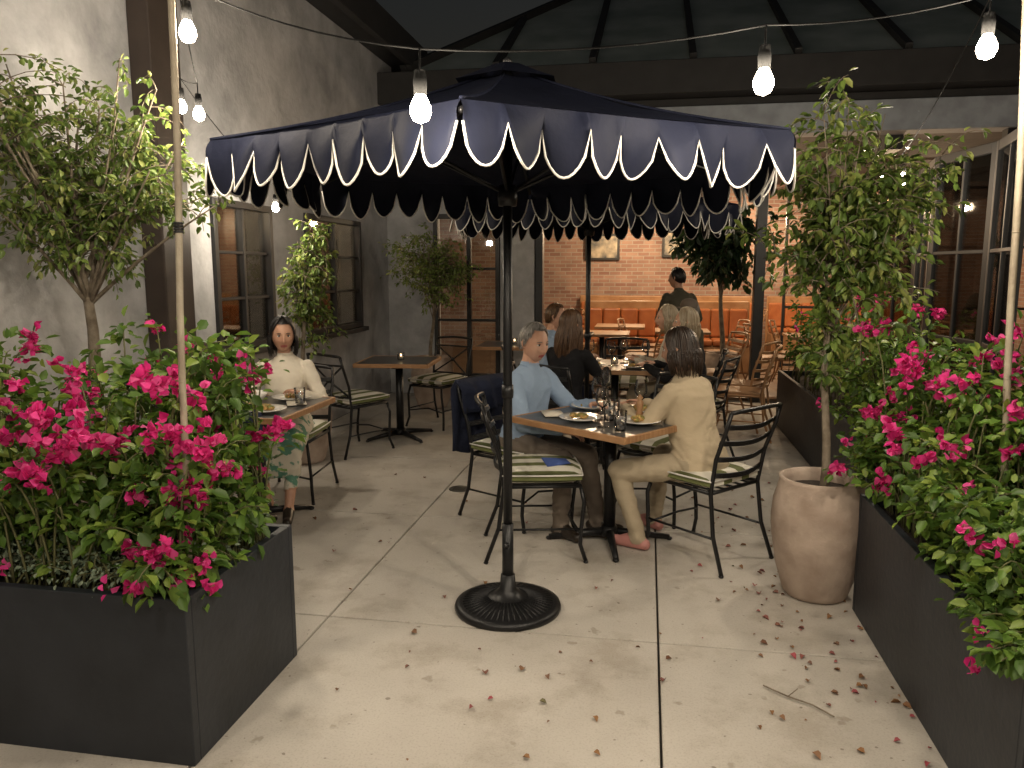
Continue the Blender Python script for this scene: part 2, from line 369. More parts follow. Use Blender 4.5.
for k in range(1,9):
    x=-3.0+k*1.15; t=min(1,(x+3.0)/2.5)
    ml.tube([Vector((x,Y0-.1,3.99))+up,Vector((x,Y0-.1+4.7*t,3.99+2.61*t))+up],.055,0,4)
ml.tube([A+up,Dp+up],.07,0,4)
ml.tube([Dp,C],.07,0,6)
ml.obj('roof_mullions',fasciam,parent=rb)
f=B()
for x in(-2.69,-2.26,-1.89): f.bx(x,x+.055,Y0-.02,Y0+.06,0,2.3)
f.bx(-2.635,-1.89,Y0-.018,Y0+.058,2.24,2.298); f.bx(-2.635,-2.26,Y0-.018,Y0+.058,0,.28); f.bx(-2.205,-1.89,Y0-.018,Y0+.058,0,.28)
for z in(.95,1.6): f.bx(-2.635,-2.26,Y0-.01,Y0+.05,z,z+.03); f.bx(-2.205,-1.89,Y0-.01,Y0+.05,z,z+.03)
f.obj('glazed_door_frame',frameblack,parent=rb,bevel=.004)
gl=B(); gl.bx(-2.635,-1.89,Y0+.02,Y0+.025,.28,2.24); gl.obj('glazed_door_pane',winglass,parent=rb)
f=B()
for x in(-1.36,1.32,3.95,6.3): f.bx(x-.06,x+.06,Y0+.05,Y0+.2,0,3.157)
f.obj('steel_posts',frameblack,parent=rb,bevel=.006)
f=B(); f.bx(-5,6.5,Y0+.33,15.6,-.05,.004); f.obj('interior_floor',floorin,parent=rb)
f=B(); f.bx(-5,6.5,Y0+.33,15.6,3.2,3.3); f.obj('ceiling',ceilm,parent=rb)
f=B(); f.bx(-5,6.5,15.6,15.9,0,3.3); f.bx(6.5,6.8,Y0,15.9,0,3.3); f.bx(-5.3,-5,Y0+.3,15.9,0,3.3); f.obj('brick_interior_wall',brick,parent=rb)
f=B()
for k in range(7): f.bx(-4.5+k*1.8,-4.3+k*1.8,Y0+.35,15.6,3.0,3.198)
f.obj('ceiling_beams',fasciam,parent=rb)
f=B()
for k in range(7): f.bx(2.2+k*.62-.02,2.2+k*.62+.02,13.2,13.26,0.004,2.9)
for z in(.05,1.0,1.95,2.86): f.bx(2.2,5.92,13.205,13.255,z-.02,z+.02)
f.obj('steel_partition',frameblack,parent=rb)
for (x,z) in((-.9,2.05),(.6,2.1)):
    e=E('framed_picture',(x,15.56,z)); b=B(); b.bx(-.34,.34,-.02,.03,-.26,.26); b.obj('frame',frameblack,False,e,bevel=.01); b=B(); b.bx(-.29,.29,-.026,-.021,-.21,.21); b.obj('canvas',M('picture_art',(.05,.06,.07),.5,c2=(.5,.42,.3),scale=5),False,e)
def booth(x0,x1,y):
    e=E('leather_booth',(0,0,0)); b=B(); b.bx(x0,x1,y-.6,y,0.004,.42); b.bx(x0-.03,x1+.03,y+.003,y+.05,.004,1.10); b.obj('base',wood,parent=e,bevel=.02)
    n=int((x1-x0)/.28)
    c=B(); 
    for k in range(n):
        a=x0+k*(x1-x0)/n; d=a+(x1-x0)/n-.008; c.bx(a,d,y-.62,y-.12,.423,.52); c.bx(a,d,y-.11,y,.523,.98)
    c.obj('cushions',leather,parent=e,bevel=.03)
booth(-1.3,2.0,15.5); booth(2.3,5.6,15.5); booth(-1.0,1.6,12.9)
fd=E('folding_glass_doors'); f=B(); gl=B()
ys=[6.0+k*.86 for k in range(5)]
for k in range(4):
    a=Vector((2.62+(.10 if k%2 else -.06),ys[k],0)); c=Vector((2.62+(-.06 if k%2 else .10),ys[k+1],0)); L=(c-a).length; ang=math.atan2(c.y-a.y,c.x-a.x); mid=(a+c)/2
    def loc(s): return a+(c-a)*(s/L)
    for s in(.035,L-.035): q=loc(s); f.box((q.x,q.y,1.31),(.065,.05,2.6),0,ang)
    for z,h in((.08,.14),(2.57,.08),(1.0,.04),(1.75,.03)): f.box((mid.x,mid.y,z),(L-.14,.045,h),0,ang)
    f.box((mid.x,mid.y,1.33),(.03,.04,2.4),0,ang)
    gl.box((mid.x,mid.y,1.35),(L-.14,.008,2.4),0,ang)
f.obj('frames',frameblack,parent=fd,bevel=.004); gl.obj('panes',winglass,parent=fd)
w=B(); w.bx(6.5,6.8,-4,9.55,0,3.3); w.obj('brick_garden_wall',brick)

# ------------------------------------------------------------------ planters
def planter(name,x0,x1,y0,y1,h,t=.035):
    e=E(name); b=B()
    b.bx(x0,x1,y0,y0+t,0,h); b.bx(x0,x1,y1-t,y1,0,h); b.bx(x0,x0+t,y0+t,y1-t,0,h); b.bx(x1-t,x1,y0+t,y1-t,0,h)
    b.obj('box_walls',planterm,parent=e,bevel=.004)
    s=B(); n=14
    vs=[];fs=[]
    for i in range(n+1):
        for j in range(n+1):
            x=x0+t+(x1-x0-2*t)*i/n; y=y0+t+(y1-y0-2*t)*j/n; vs.append((x,y,h-.045+noise.noise(Vector((x*7,y*7,0)))*.02))
    for i in range(n):
        for j in range(n): a=i*(n+1)+j; fs.append((a,a+n+1,a+n+2,a+1))
    s.add(vs,fs); s.obj('soil',soil,True,parent=e)
    return e
planter('planter_box',-3.22,-1.41,2.08,2.83,.57)
planter('planter_box',1.0,1.75,2.05,3.70,.57)
planter('planter_box',1.36,1.95,4.9,8.3,.57)
def pot(name,x,y,h,r,z=0):
    e=E(name,(x,y,z)); b=B()
    pr=[(.0001,0),(.58*r,0),(.66*r,.015*h),(.70*r,.05*h),(.86*r,.25*h),(.97*r,.5*h),(1.0*r,.66*h),(.97*r,.8*h),(.88*r,.92*h),(.85*r,.97*h),(.87*r,h),(.79*r,h),(.77*r,.93*h),(.80*r,.8*h)]
    b.lathe(pr,(0,0,0),0,48); o=b.obj('body',terracotta,True,e)
    s=B(); s.lathe([(.0001,.9*h),(.4*r,.91*h),(.79*r,.89*h)],(0,0,0),0,24); s.obj('soil',soil,True,e)
    return e
pot('clay_pot',.86,3.86,.60,.225); pot('clay_pot',-2.46,8.65,.60,.25); pot('clay_pot',-2.80,5.95,.60,.22); pot('clay_pot',-2.88,3.6,.6,.23)

# ------------------------------------------------------------------ foliage
Lvol=[((-2.05,2.4,.85),(.55,.42,.36),3),((-2.65,2.5,.98),(.6,.4,.38),2.4),((-1.62,2.45,.80),(.34,.38,.30),2.4),((-2.2,2.7,1.15),(.5,.35,.22),1),((-1.5,2.15,.62),(.2,.2,.15),.3),((-1.72,2.75,1.12),(.22,.22,.26),1.3),((-1.55,2.6,1.2),(.12,.12,.2),.3)]
Lfl=[(-1.89,2.10,.97,2.5),(-1.50,2.38,1.16,1.0),(-1.44,2.29,.97,1.8),(-2.14,2.57,1.185,.7),(-1.53,2.17,.866,1.0),(-1.50,1.98,.66,.6),(-1.36,2.70,.96,.8),
 (-2.24,2.35,1.19,.7),(-2.32,2.64,1.31,.5),(-1.53,2.95,1.2,.3),(-2.02,2.14,.95,1.2),(-1.95,2.8,1.38,.2),(-1.78,2.25,1.0,.5),(-2.5,2.3,1.2,.8),(-1.5,2.35,1.05,.7),(-1.62,2.1,.72,.3),(-2.1,2.2,1.05,.6)]
bush('bougainvillea_bush',(-3.18,-1.44,2.1,2.8,.52),Lvol,265,30,.056,Lfl,flN=38,loose=3)
Rvol=[((1.35,2.95,.92),(.42,.8,.34),3.2),((1.12,2.35,.72),(.22,.34,.26),1.1),((1.3,3.5,.98),(.4,.4,.36),1.4),((.98,2.25,.56),(.08,.25,.16),.35),((1.5,3.2,1.15),(.4,.6,.25),1.2),((1.0,3.6,.8),(.18,.25,.2),.5),((1.05,2.8,.75),(.15,.4,.2),1)]
Rfl=[(.94,3.41,1.015,.8),(1.01,3.22,1.17,.9),(.965,2.81,.93,.6),(1.17,3.45,1.23,.8),(1.31,3.27,1.27,.8),(1.165,2.74,1.07,.5),(.91,3.31,.7,.3),(.86,3.6,.7,.35),(1.0,2.41,.82,.25),
 (1.04,4.0,1.29,.8),(1.16,3.05,1.14,.7),(.94,3.0,.99,.6),(1.35,3.0,1.25,.6),(1.1,3.6,1.1,.6),(1.25,2.9,1.22,.4),(1.3,2.6,1.15,.4),(1.05,3.3,1.15,.5)]
bush('bougainvillea_bush',(1.04,1.71,2.1,3.66,.52),Rvol,320,30,.050,Rfl,flN=30,loose=1.6)
bush('hedge_shrub',(1.4,1.92,4.95,8.25,.52),[((1.6,5.4,1.0),(.45,.6,.40),2),((1.6,6.6,1.0),(.4,.8,.40),2),((1.6,7.8,1.0),(.35,.6,.4),1),((1.35,4.6,.95),(.4,.4,.45),1.5)],190,24,.056,[(1.3,5.0,1.35,.7),(1.45,5.6,1.4,.6),(1.2,4.6,1.1,.5),(1.6,5.2,1.38,.6)],loose=5)
bush('ground_cover_plant',(-3.18,-1.44,2.1,2.8,.52),[((-1.75,2.25,.60),(.35,.14,.05),2),((-2.4,2.25,.6),(.4,.14,.05),2),((-1.56,2.6,.62),(.12,.2,.06),1.5)],200,28,.022,[],lm=MIsl('leaf_silver',[(.12,.17,.11),(.25,.3,.21)],.6,.1))
tree('ficus_tree',(-2.88,3.6,.53),[((-3.0,3.45,2.2),(.45,.5,.40),1.5),((-2.55,3.75,2.15),(.45,.4,.34),1.4),((-3.0,3.3,2.5),(.4,.4,.3),1),((-2.65,3.6,2.5),(.4,.35,.25),1.0),((-2.35,3.85,1.95),(.28,.3,.16),.5),((-3.05,3.3,1.9),(.25,.3,.16),.5)],10,16,.044,leafB,.034,(-2.9,3.6,1.80),lowest=.72)
tree('ficus_tree',(.86,3.86,.54),[((.90,3.95,2.18),(.36,.38,.26),1.4),((1.12,4.05,1.95),(.42,.4,.33),1.5),((.72,3.9,1.8),(.28,.3,.30),1.1),((1.0,4.0,1.5),(.36,.3,.22),.8),((1.40,4.1,2.05),(.24,.3,.22),.6),((.92,3.95,1.15),(.22,.22,.2),.4)],9,14,.052,leafB,.018,(.88,3.9,1.75))
tree('ficus_tree',(-2.80,5.95,.53),[((-2.72,5.9,1.5),(.25,.26,.5),1.5),((-2.62,5.9,1.9),(.24,.2,.2),.7),((-2.7,5.9,1.05),(.22,.2,.25),.7)],10,12,.048,leafB,.018,(-2.76,5.92,1.7))
tree('olive_tree',(-2.46,8.65,.53),[((-2.46,8.6,1.75),(.5,.45,.36),2.2),((-2.2,8.6,1.65),(.35,.3,.3),.8)],12,16,.045,leafC,.02,(-2.44,8.62,1.5))
tree('indoor_palm_tree',(1.0,10.6,.4),[((.9,10.5,2.25),(.6,.5,.4),2)],10,16,.13,leafD,.03,(.95,10.5,2.0),droop=.9)
pot('clay_pot',1.0,10.6,.5,.24,.004)
tree('vine',(1.30,2.85,.5),[((1.40,2.8,1.7),(.13,.15,.25),.6)],5,8,.055,leafB,.012,(1.34,2.82,1.8))

P=[];D=[];N=[];Sz=[]
def drop(n,fx,fy,s=.029):
    for _ in range(n):
        x=fx();y=fy(); P.append((x,y,.006+random.random()*.004)); D.append((random.gauss(0,1),random.gauss(0,1),.05)); N.append((random.gauss(0,.25),random.gauss(0,.25),1)); Sz.append(s*random.uniform(.4,1.3))
U=random.uniform; G=random.gauss
drop(44,lambda:U(-1.2,1.0),lambda:U(2.1,5.5)); drop(50,lambda:min(.97,G(.75,.2)),lambda:U(2.3,4.6)); drop(30,lambda:G(.72,.13),lambda:G(3.7,.3)); drop(24,lambda:U(-3,-.9),lambda:U(3,6)); drop(40,lambda:U(-.2,1),lambda:U(4.6,7)); drop(18,lambda:U(-.6,.9),lambda:U(2.2,3.3))
leafmesh('fallen_leaves',P,D,N,Sz,litter,None,aspect=.7,fold=.5)
tw=B(); tw.tube([(.48,2.9,.01),(.56,2.83,.012),(.64,2.79,.01),(.70,2.72,.012)],.003,0,5); tw.tube([(.56,2.83,.012),(.60,2.86,.03)],.002,0,5); tw.obj('fallen_twig',bark)

# ------------------------------------------------------------------ umbrella
def umbrella(x,y,rz,zh=2.08,za=2.46,Rr=1.22):
    e=E('patio_umbrella',(x,y,0),rz)
    V=[Vector((Rr*math.cos(R(60*k)),Rr*math.sin(R(60*k)),zh)) for k in range(6)]
    ap=Vector((0,0,za)); b=B(); n=14
    for k in range(6):
        a,c=V[k],V[(k+1)%6]; vs=[];fs=[]
        for i in range(n+1):
            t=.1+.9*i/n
            for j in range(n+1):
                s=j/n; q=ap.lerp(a.lerp(c,s),t); q.z-= .06*t*math.sin(math.pi*s)*(1-.6*t)+.035*math.sin(math.pi*t)
                if 0<i<n: q.z+=.010*noise.noise(Vector((q.x*5+k,q.y*5,1)))
                if i==n: q+= (-(a+c)/2).normalized()*0.02*math.sin(math.pi*s); q.z=zh
                vs.append(q)
        for i in range(n):
            for j in range(n): o=i*(n+1)+j; fs.append((o,o+n+1,o+n+2,o+1))
        b.add(vs,fs)
    b.obj('canopy',navy,True,e)
    b=B()
    for k in range(6): b.tube([ap.lerp(V[k],.1+.9*i/8)+Vector((0,0,.004-.035*math.sin(math.pi*(.1+.9*i/8)))) for i in range(9)],.006,0,5)
    b.obj('canopy_seams',navy,True,e)
    b=B(); b.lathe([(.24,za-.062),(.16,za-.03),(.06,za+.015),(.02,za+.025)],(0,0,0),0,6); b.obj('vent_cap',navy,False,e)
    b=B(); b.lathe([(.012,za+.01),(.020,za+.025),(.02,za+.035),(.010,za+.045),(.001,za+.05)],(0,0,0),0,14); b.obj('finial',frameblack,True,e)
    b=B(); pp=B(); ns=9; sub=10
    for k in range(6):
        a,c=V[k],V[(k+1)%6]; out=((a+c)/2-Vector((0,0,zh))).normalized(); rows=[[] for _ in range(6)]
        fl=[U(-.025,.05) for _ in range(ns)]; dp=[U(.88,1.1) for _ in range(ns)]; tw_=[U(-.02,.02) for _ in range(ns)]
        for j in range(ns*sub+1):
            s=j/(ns*sub); fr=(j%sub)/sub; q=min(ns-1,j//sub); sag=.02*math.sin(math.pi*s); ed=a.lerp(c,s)-out*sag
            sh=math.sin(math.pi*fr)**.5 if 0<fr<1 else 0
            prof=.062+.135*sh*dp[q]
            wv=.020*math.sin(s*math.pi*7+k*1.7)+.014*math.sin(s*23+k)+.008*math.sin(s*57+k*2)
            edge=min(s,1-s); damp=min(1,edge*8)
            bt_=ed+out*(wv*damp+.014+fl[q]*sh+tw_[q]*(fr-.5)*2*sh)+Vector((0,0,-prof))
            for r_ in range(6):
                t=r_/5; p_=ed.lerp(bt_,t)+out*(.012*math.sin(math.pi*t)+.010*math.sin(t*3+s*40+k)*t*(1-t)*2*damp); rows[r_].append(p_)
        n_=len(rows[0]); vs=sum(rows,[]); fs=[]
        for r_ in range(5):
            for j in range(n_-1): fs.append((r_*n_+j,(r_+1)*n_+j,(r_+1)*n_+j+1,r_*n_+j+1))
        b.add(vs,fs); pp.tube([q+out*.002 for q in rows[5]],.0042,0,5)
    b.obj('valance',navy,True,e); pp.obj('valance_piping',piping,True,e)
    b=B()
    hub=Vector((0,0,za-.08)); run=Vector((0,0,1.93))
    for k in range(6):
        tip=V[k]-Vector((0,0,.03)); b.tube([hub,tip],.010,0,6); b.tube([run,hub.lerp(tip,.52)],.008,0,6)
    b.lathe([(.0001,1.88),(.04,1.88),(.045,1.92),(.04,1.97),(.0001,1.97)],(0,0,0),0,16); b.lathe([(.0001,za-.12),(.045,za-.12),(.045,za-.04),(.0001,za-.04)],(0,0,0),0,16)
    b.obj('ribs',blackmetal,True,e)
    b=B(); b.tube([(0,0,.05),(0,0,za+.01)],.021,0,16); b.tube([(0,0,.05),(0,0,.42)],.027,0,16); b.lathe([(.0001,1.02),(.026,1.02),(.028,1.05),(.026,1.08),(.0001,1.08)],(0,0,0),0,16)
    b.tube([(.0,0,.33),(.055,0,.33)],.006,0,8); b.sphere((.06,0,.33),.013,0,10)
    b.obj('pole',blackmetal,True,e)
    b=B(); b.lathe([(.0001,.0),(.25,0),(.255,.012),(.25,.028),(.225,.034),(.21,.034),(.10,.062),(.075,.066),(.06,.085),(.04,.10),(.033,.17),(.0001,.17)],(0,0,0),0,64)
    for k in range(48):
        a=2*math.pi*k/48; u=Vector((math.cos(a),math.sin(a),0)); b.tube([u*.095+Vector((0,0,.064)),u*.215+Vector((0,0,.034))],.0045,0,5)
    b.obj('weighted_base',blackmetal,True,e)
    return e
umbrella(-.62,3.43,R(-86))
umbrella(-.49,6.51,R(-80))

# ------------------------------------------------------------------ furniture
def chair(x,y,ang,style='ladder',mat=None,cushion=True,z=0,name='metal_patio_chair'):
    mat=mat or blackmetal
    e=E(name,(x,y,z),ang); b=B(); r=.0115
    w,d=.215,.21
    for s in(-1,1):
        b.tube([(d,s*w*.9,.43),(d+.02,s*w*.97,.34),(d+.005,s*w,.2),(d-.0,s*w*1.0,.1),(d+.03,s*w*1.08,.012)],r,0,8)
        b.tube([(-d-.10,s*w*1.05,.012),(-d-.03,s*w,.2),(-d,s*w*.97,.43),(-d-.03,s*w*1.0,.62),(-d-.09,s*w*1.03,.78),(-d-.115,s*w*1.0,.88)],r,0,8)
        b.sphere((d+.03,s*w*1.08,.008),.015,0,8,(1,1,.6)); b.sphere((-d-.10,s*w*1.05,.008),.015,0,8,(1,1,.6))
    b.tube([(d,-w*.92,.43),(d,w*.92,.43),(-d,w*.97,.43),(-d,-w*.97,.43)],r,0,8,closed=True)
    for k in range(-2,3): b.tube([(d,k*.075,.43),(-d,k*.075,.43)],.006,0,6)
    b.tube([(d*.98,-w,.17),(d*.8,0,.20),(d*.98,w,.17)],.007,0,6); 
    for s in(-1,1): b.tube([(d-.0,s*w,.19),(-d-.03,s*w,.19)],.007,0,6)
    def bk(zv):
        t=(zv-.43)/.45; return -d-.02*t-.095*t*t
    def rail(zv,bow,rr=.009,drop=0):
        b.tube([(bk(zv)-bow*math.sin(math.pi*i/8),-w*1.0+2*w*i/8,zv+drop*math.sin(math.pi*i/8)) for i in range(9)],rr,0,6)
    rail(.88,.035,.013,.012)
    if style=='ladder':
        for zv in(.80,.71,.62,.53):
            for o in(-.009,0,.009): rail(zv+o,.04,.0065,-.012)
    else:
        rail(.80,.03,.009); rail(.52,.03,.009)
        b.tube([(bk(.52),-w*.95,.52),(bk(.66)-.035,0,.66),(bk(.80),w*.95,.80)],.009,0,6); b.tube([(bk(.52),w*.95,.52),(bk(.66)-.035,0,.66),(bk(.80),-w*.95,.80)],.009,0,6)
        b.sphere((bk(.66)-.035,0,.66),.022,0,10)
    b.obj('frame',mat,True,e)
    if cushion:
        c=B(); vs=[];n=10
        for sgn in(1,-1):
            for i in range(n+1):
                for j in range(n+1):
                    u=i/n*2-1; v=j/n*2-1; ed=(1-abs(u)**5)*(1-abs(v)**5); h=.014+.028*ed**.5
                    cx=u*.225*(1-.04*v*v); cy=v*.228*(1-.04*u*u)
                    vs.append((cx,cy,.482+sgn*h))
        fs=[]; o2=(n+1)**2
        for i in range(n):
            for j in range(n):
                o=i*(n+1)+j; fs.append((o,o+n+1,o+n+2,o+1)); fs.append((o2+o,o2+o+1,o2+o+n+2,o2+o+n+1))
        rim=[i*(n+1) for i in range(n+1)]+[n*(n+1)+j for j in range(1,n+1)]+[i*(n+1)+n for i in range(n-1,-1,-1)]+[j for j in range(n-1,0,-1)]
        for i in range(len(rim)):
            a,bb=rim[i],rim[(i+1)%len(rim)]; fs.append((a,bb,bb+o2,a+o2))
        c.add(vs,fs); c.obj('seat_cushion',stripe,True,e)
        c=B(); c.tube([(vs[k][0]*1.01,vs[k][1]*1.01,.496) for k in rim],.005,0,5,closed=True); c.obj('cushion_piping',piping,True,e)
    else:
        c=B(); c.bx(-.2,.21,-.2,.2,.435,.465); c.obj('seat',mat,False,e,bevel=.01)
    return e
def table(x,y,ang,w=.82,d=None,name='patio_table',topm=None,z=0):
    d=d or w; e=E(name,(x,y,z),ang)
    b=B(); b.bx(-w/2+.022,w/2-.022,-d/2+.022,d/2-.022,.722,.750); b.obj('top_panel',topm or tabletop,False,e,bevel=.002)
    b=B(); b.bx(-w/2,w/2,-d/2,-d/2+.02,.715,.752); b.bx(-w/2,w/2,d/2-.02,d/2,.715,.752); b.bx(-w/2,-w/2+.02,-d/2+.02,d/2-.02,.715,.752); b.bx(w/2-.02,w/2,-d/2+.02,d/2-.02,.715,.752); b.obj('top_edge',wood,False,e,bevel=.004)
    b=B(); b.tube([(0,0,.03),(0,0,.70)],.036,0,16); b.bx(-.2,.2,-.03,.03,.69,.713); b.bx(-.03,.03,-.2,-.031,.69,.713); b.bx(-.03,.03,.031,.2,.69,.713)
    for k in range(4):
        a=R(90*k+45); u=Vector((math.cos(a),math.sin(a),0)); b.tube([u*.02+Vector((0,0,.055)),u*.2+Vector((0,0,.04)),u*.36+Vector((0,0,.02))],[.028,.022,.016],0,8); 
        q=u*.36; b.sphere((q.x,q.y,.012),.02,0,8,(1,1,.6))
    b.lathe([(.0001,.09),(.045,.09),(.055,.06),(.055,.03),(.0001,.02)],(0,0,0),0,20)
    b.obj('pedestal',blackmetal,True,e)
    return e
TA=R(-36)
table(-.19,4.46,TA,.84)
chair(-.58,4.24,R(12)); chair(-.80,4.80,R(-30)); chair(.34,4.35,R(138)); chair(.12,5.05,R(-120))
table(-.27,6.98,R(0),.85); chair(-.62,5.98,R(65)); chair(-.98,7.15,R(5)); chair(.36,7.05,R(175)); chair(.40,6.6,R(160)); chair(-.2,7.8,R(-90))
table(-2.32,7.0,R(5),.7); chair(-2.55,6.42,R(62),'x'); chair(-2.12,7.65,R(-110),'x')
table(-2.45,4.45,R(0),.78,.8); chair(-2.48,5.02,R(-85)); chair(-2.45,3.85,R(90))
table(-1.55,8.75,R(0),.75); chair(-.95,8.7,R(180),'x')
for (x,y) in((-.6,10.6),(.5,11.2),(-.4,12.0),(1.2,14.3),(-.3,14.3),(2.6,11.2),(2.2,10.6),(3.4,12.2)):
    table(x,y,0,.75,name='dining_table',topm=wood,z=.004)
    for dx,a in((-.55,0),(.55,math.pi)): chair(x+dx,y,a+U(-.3,.3),'ladder',wood,False,.004,'wooden_chair')
for (x,y,a) in((.75,9.0,R(200)),(.95,8.1,R(150)),(.9,7.6,R(170))): chair(x,y,a,'ladder',wood,False,0,'wooden_chair')

def onT(cx,cy,ang,u,v): return (cx+u*math.cos(ang)-v*math.sin(ang),cy+u*math.sin(ang)+v*math.cos(ang))
food=M('mixed_food',(.12,.16,.03),.6,c2=(.55,.3,.1),scale=40,bump=1,bscale=80)
def plate(x,y,z=.753,r=.13,f=True):
    e=E('dinner_plate',(x,y,z)); b=B(); b.lathe([(.0001,.004),(r*.6,.004),(r*.7,.008),(r,.02),(r,.024),(r*.68,.013),(r*.58,.009),(.0001,.009)],(0,0,0),0,36); b.obj('dish',ceramic,True,e)
    if f:
        b=B()
        for k in range(9):
            a=U(0,6.28); q=U(0,r*.42); b.sphere((q*math.cos(a),q*math.sin(a),.02+U(0,.012)),U(.015,.03),0,8,(1,1,.6))
        b.obj('food',food,True,e)
def wineglass(x,y,z=.753,wine=None):
    e=E('wine_glass',(x,y,z)); b=B(); b.lathe([(.0001,.006),(.030,.003),(.034,.001),(.034,.0),(.0001,0)],(0,0,0),0,24); b.tube([(0,0,.005),(0,0,.11)],.004,0,8); b.obj('foot_and_stem',glass,True,e)
    b=B(); b.lathe([(.004,.105),(.026,.118),(.036,.14),(.038,.16),(.034,.19),(.029,.215)],(0,0,0),0,24); b.tube([(.029*math.cos(k*math.pi/10),.029*math.sin(k*math.pi/10),.215) for k in range(20)],.0012,0,4,closed=True); b.obj('bowl',glass,True,e)
MICE=M('ice_cubes',(.45,.47,.5),.1,c2=(.6,.62,.65))
def tumbler(x,y,z=.753):
    e=E('water_glass',(x,y,z)); b=B(); b.lathe([(.0001,.004),(.030,.004),(.036,.11)],(0,0,0),0,20); b.tube([(.036*math.cos(k*math.pi/10),.036*math.sin(k*math.pi/10),.11) for k in range(20)],.0014,0,4,closed=True); b.obj('glass',glass,True,e)
    b=B()
    for k in range(5): a=k*1.3; b.box((.012*math.cos(a),.012*math.sin(a),.02+k*.014),(.018,.018,.014),0,a)
    b.obj('ice',MICE,False,e,bevel=.002)
def candle(x,y,z=.753,lit=True):
    e=E('candle_holder',(x,y,z)); b=B(); b.lathe([(.0001,.003),(.032,.003),(.035,.07)],(0,0,0),0,18); b.obj('glass',glass,True,e)
    b=B(); b.lathe([(.0001,.007),(.024,.007),(.024,.035),(.0001,.035)],(0,0,0),0,14); b.obj('wax',ceramic,True,e)
    b=B(); b.sphere((0,0,.047),.006,0,8,(1,1,1.9)); b.obj('flame',lampm,True,e)
def napkin(x,y,a,z=.753):
    b=B(); b.add([(-.06,-.09,.003),(.06,-.09,.005),(.06,.09,.003),(-.06,.09,.006),(.0,0,.012)],[(0,1,4),(1,2,4),(2,3,4),(3,0,4)]); b.obj('linen_napkin',cream,True,None,0,(x,y,z+.004),a,solid=.005)
for u,v in((-.26,.12),(-.05,-.22),(.02,.24),(.24,-.05)): q=onT(-.19,4.46,TA,u,v); plate(*q,r=.12)
for u,v in((-.12,.02),(.12,.12),(-.30,.32),(.16,-.28)): wineglass(*onT(-.19,4.46,TA,u,v))
for u,v in((.02,0),(.08,-.12),(.28,.2),(.3,-.3)): tumbler(*onT(-.19,4.46,TA,u,v))
candle(*onT(-.19,4.46,TA,.05,.07)); napkin(*onT(-.19,4.46,TA,-.28,-.2),.3)
bt=E('pepper_grinder',(*onT(-.19,4.46,TA,.18,.03),.753)); b=B(); b.lathe([(.0001,0),(.024,0),(.022,.03),(.016,.06),(.022,.09),(.018,.11),(.01,.115),(.02,.13),(.0001,.15)],(0,0,0),0,20); b.obj('body',wood,True,bt)
plate(-2.30,4.70); plate(-2.25,4.25,r=.12); wineglass(-2.62,4.6); tumbler(-2.15,4.5); napkin(-2.2,4.55,.5)
bl=E('serving_bowl',(-2.48,4.48,.753)); b=B(); b.lathe([(.0001,0),(.05,0),(.09,.04),(.11,.075),(.105,.075),(.08,.04),(.0001,.012)],(0,0,0),0,28); b.obj('bowl',ceramic,True,bl)
for x,y in((-.45,6.85),(-.1,6.75),(-.1,7.2),(-.5,7.2)): plate(x,y,r=.11)
for x,y in((-.3,6.9),(-.2,7.1),(-.5,7.05),(0,7.05)): wineglass(x,y)
candle(-.28,7.02); candle(-2.3,7.0); candle(-1.5,8.75)
nb=B(); nb.add([(-.06,-.09,.0),(.08,-.07,.006),(.09,.06,.0),(-.05,.08,.008),(.01,0,.022)],[(0,1,4),(1,2,4),(2,3,4),(3,0,4)]); nb.obj('blue_napkin',cloth('napkin_blue',(.06,.1,.3)),False,None,0,(-.50,4.22,.526),.4,solid=.004)
jb=B(); vs=[];fs=[];n=14
for i in range(n+1):
    for j in range(n+1):
        u=i/n; s=j/n-.5
        z=.88-abs(u-.45)*.85*(1.0 if u>.45 else .5); x=-.30+(.05 if u<.45 else -.055)+ (u-.45)*-.02+.02*math.sin(s*19+u*5)
        if abs(u-.45)<.04: x=-.325; z=.902
        vs.append((x,s*.46*(1+.1*u),z+.02*math.sin(s*9)*(1 if u>.9 else 0)))
for i in range(n):
    for j in range(n): o=i*(n+1)+j; fs.append((o,o+1,o+n+2,o+n+1))
jb.add(vs,fs); jb.obj('draped_jacket',navyc,True,None,0,(-.80,4.80,0),R(-30),solid=.012)

# ------------------------------------------------------------------ people
def loft(rings,seg=18):
    vs=[];fs=[]
    for c,a,b in rings:
        for k in range(seg):
            t=2*math.pi*k/seg; ct,st=math.cos(t),math.sin(t)
            vs.append(c+a*(abs(ct)**.85*(1 if ct>0 else -1))+b*(abs(st)**.85*(1 if st>0 else -1)))
    n=len(rings)
    for i in range(n-1):
        for k in range(seg): l=(k+1)%seg; fs.append((i*seg+k,i*seg+l,(i+1)*seg+l,(i+1)*seg+k))
    fs+=[tuple(range(seg-1,-1,-1)),tuple((n-1)*seg+k for k in range(seg))]
    return vs,fs
def caps(p0,p1,r0,r1,seg=12):
    ax=(p1-p0); L=ax.length; ax=ax.normalized(); u=ax.orthogonal().normalized(); w=ax.cross(u)
    R_=[]
    for a in(80,55,30,8): R_.append((p0-ax*r0*math.sin(R(a)),r0*math.cos(R(a))))
    R_.append((p0.lerp(p1,.5),(r0+r1)/2*1.02))
    for a in(8,30,55,80): R_.append((p1+ax*r1*math.sin(R(a)),r1*math.cos(R(a))))
    return loft([(c,u*r,w*r) for c,r in R_],seg)
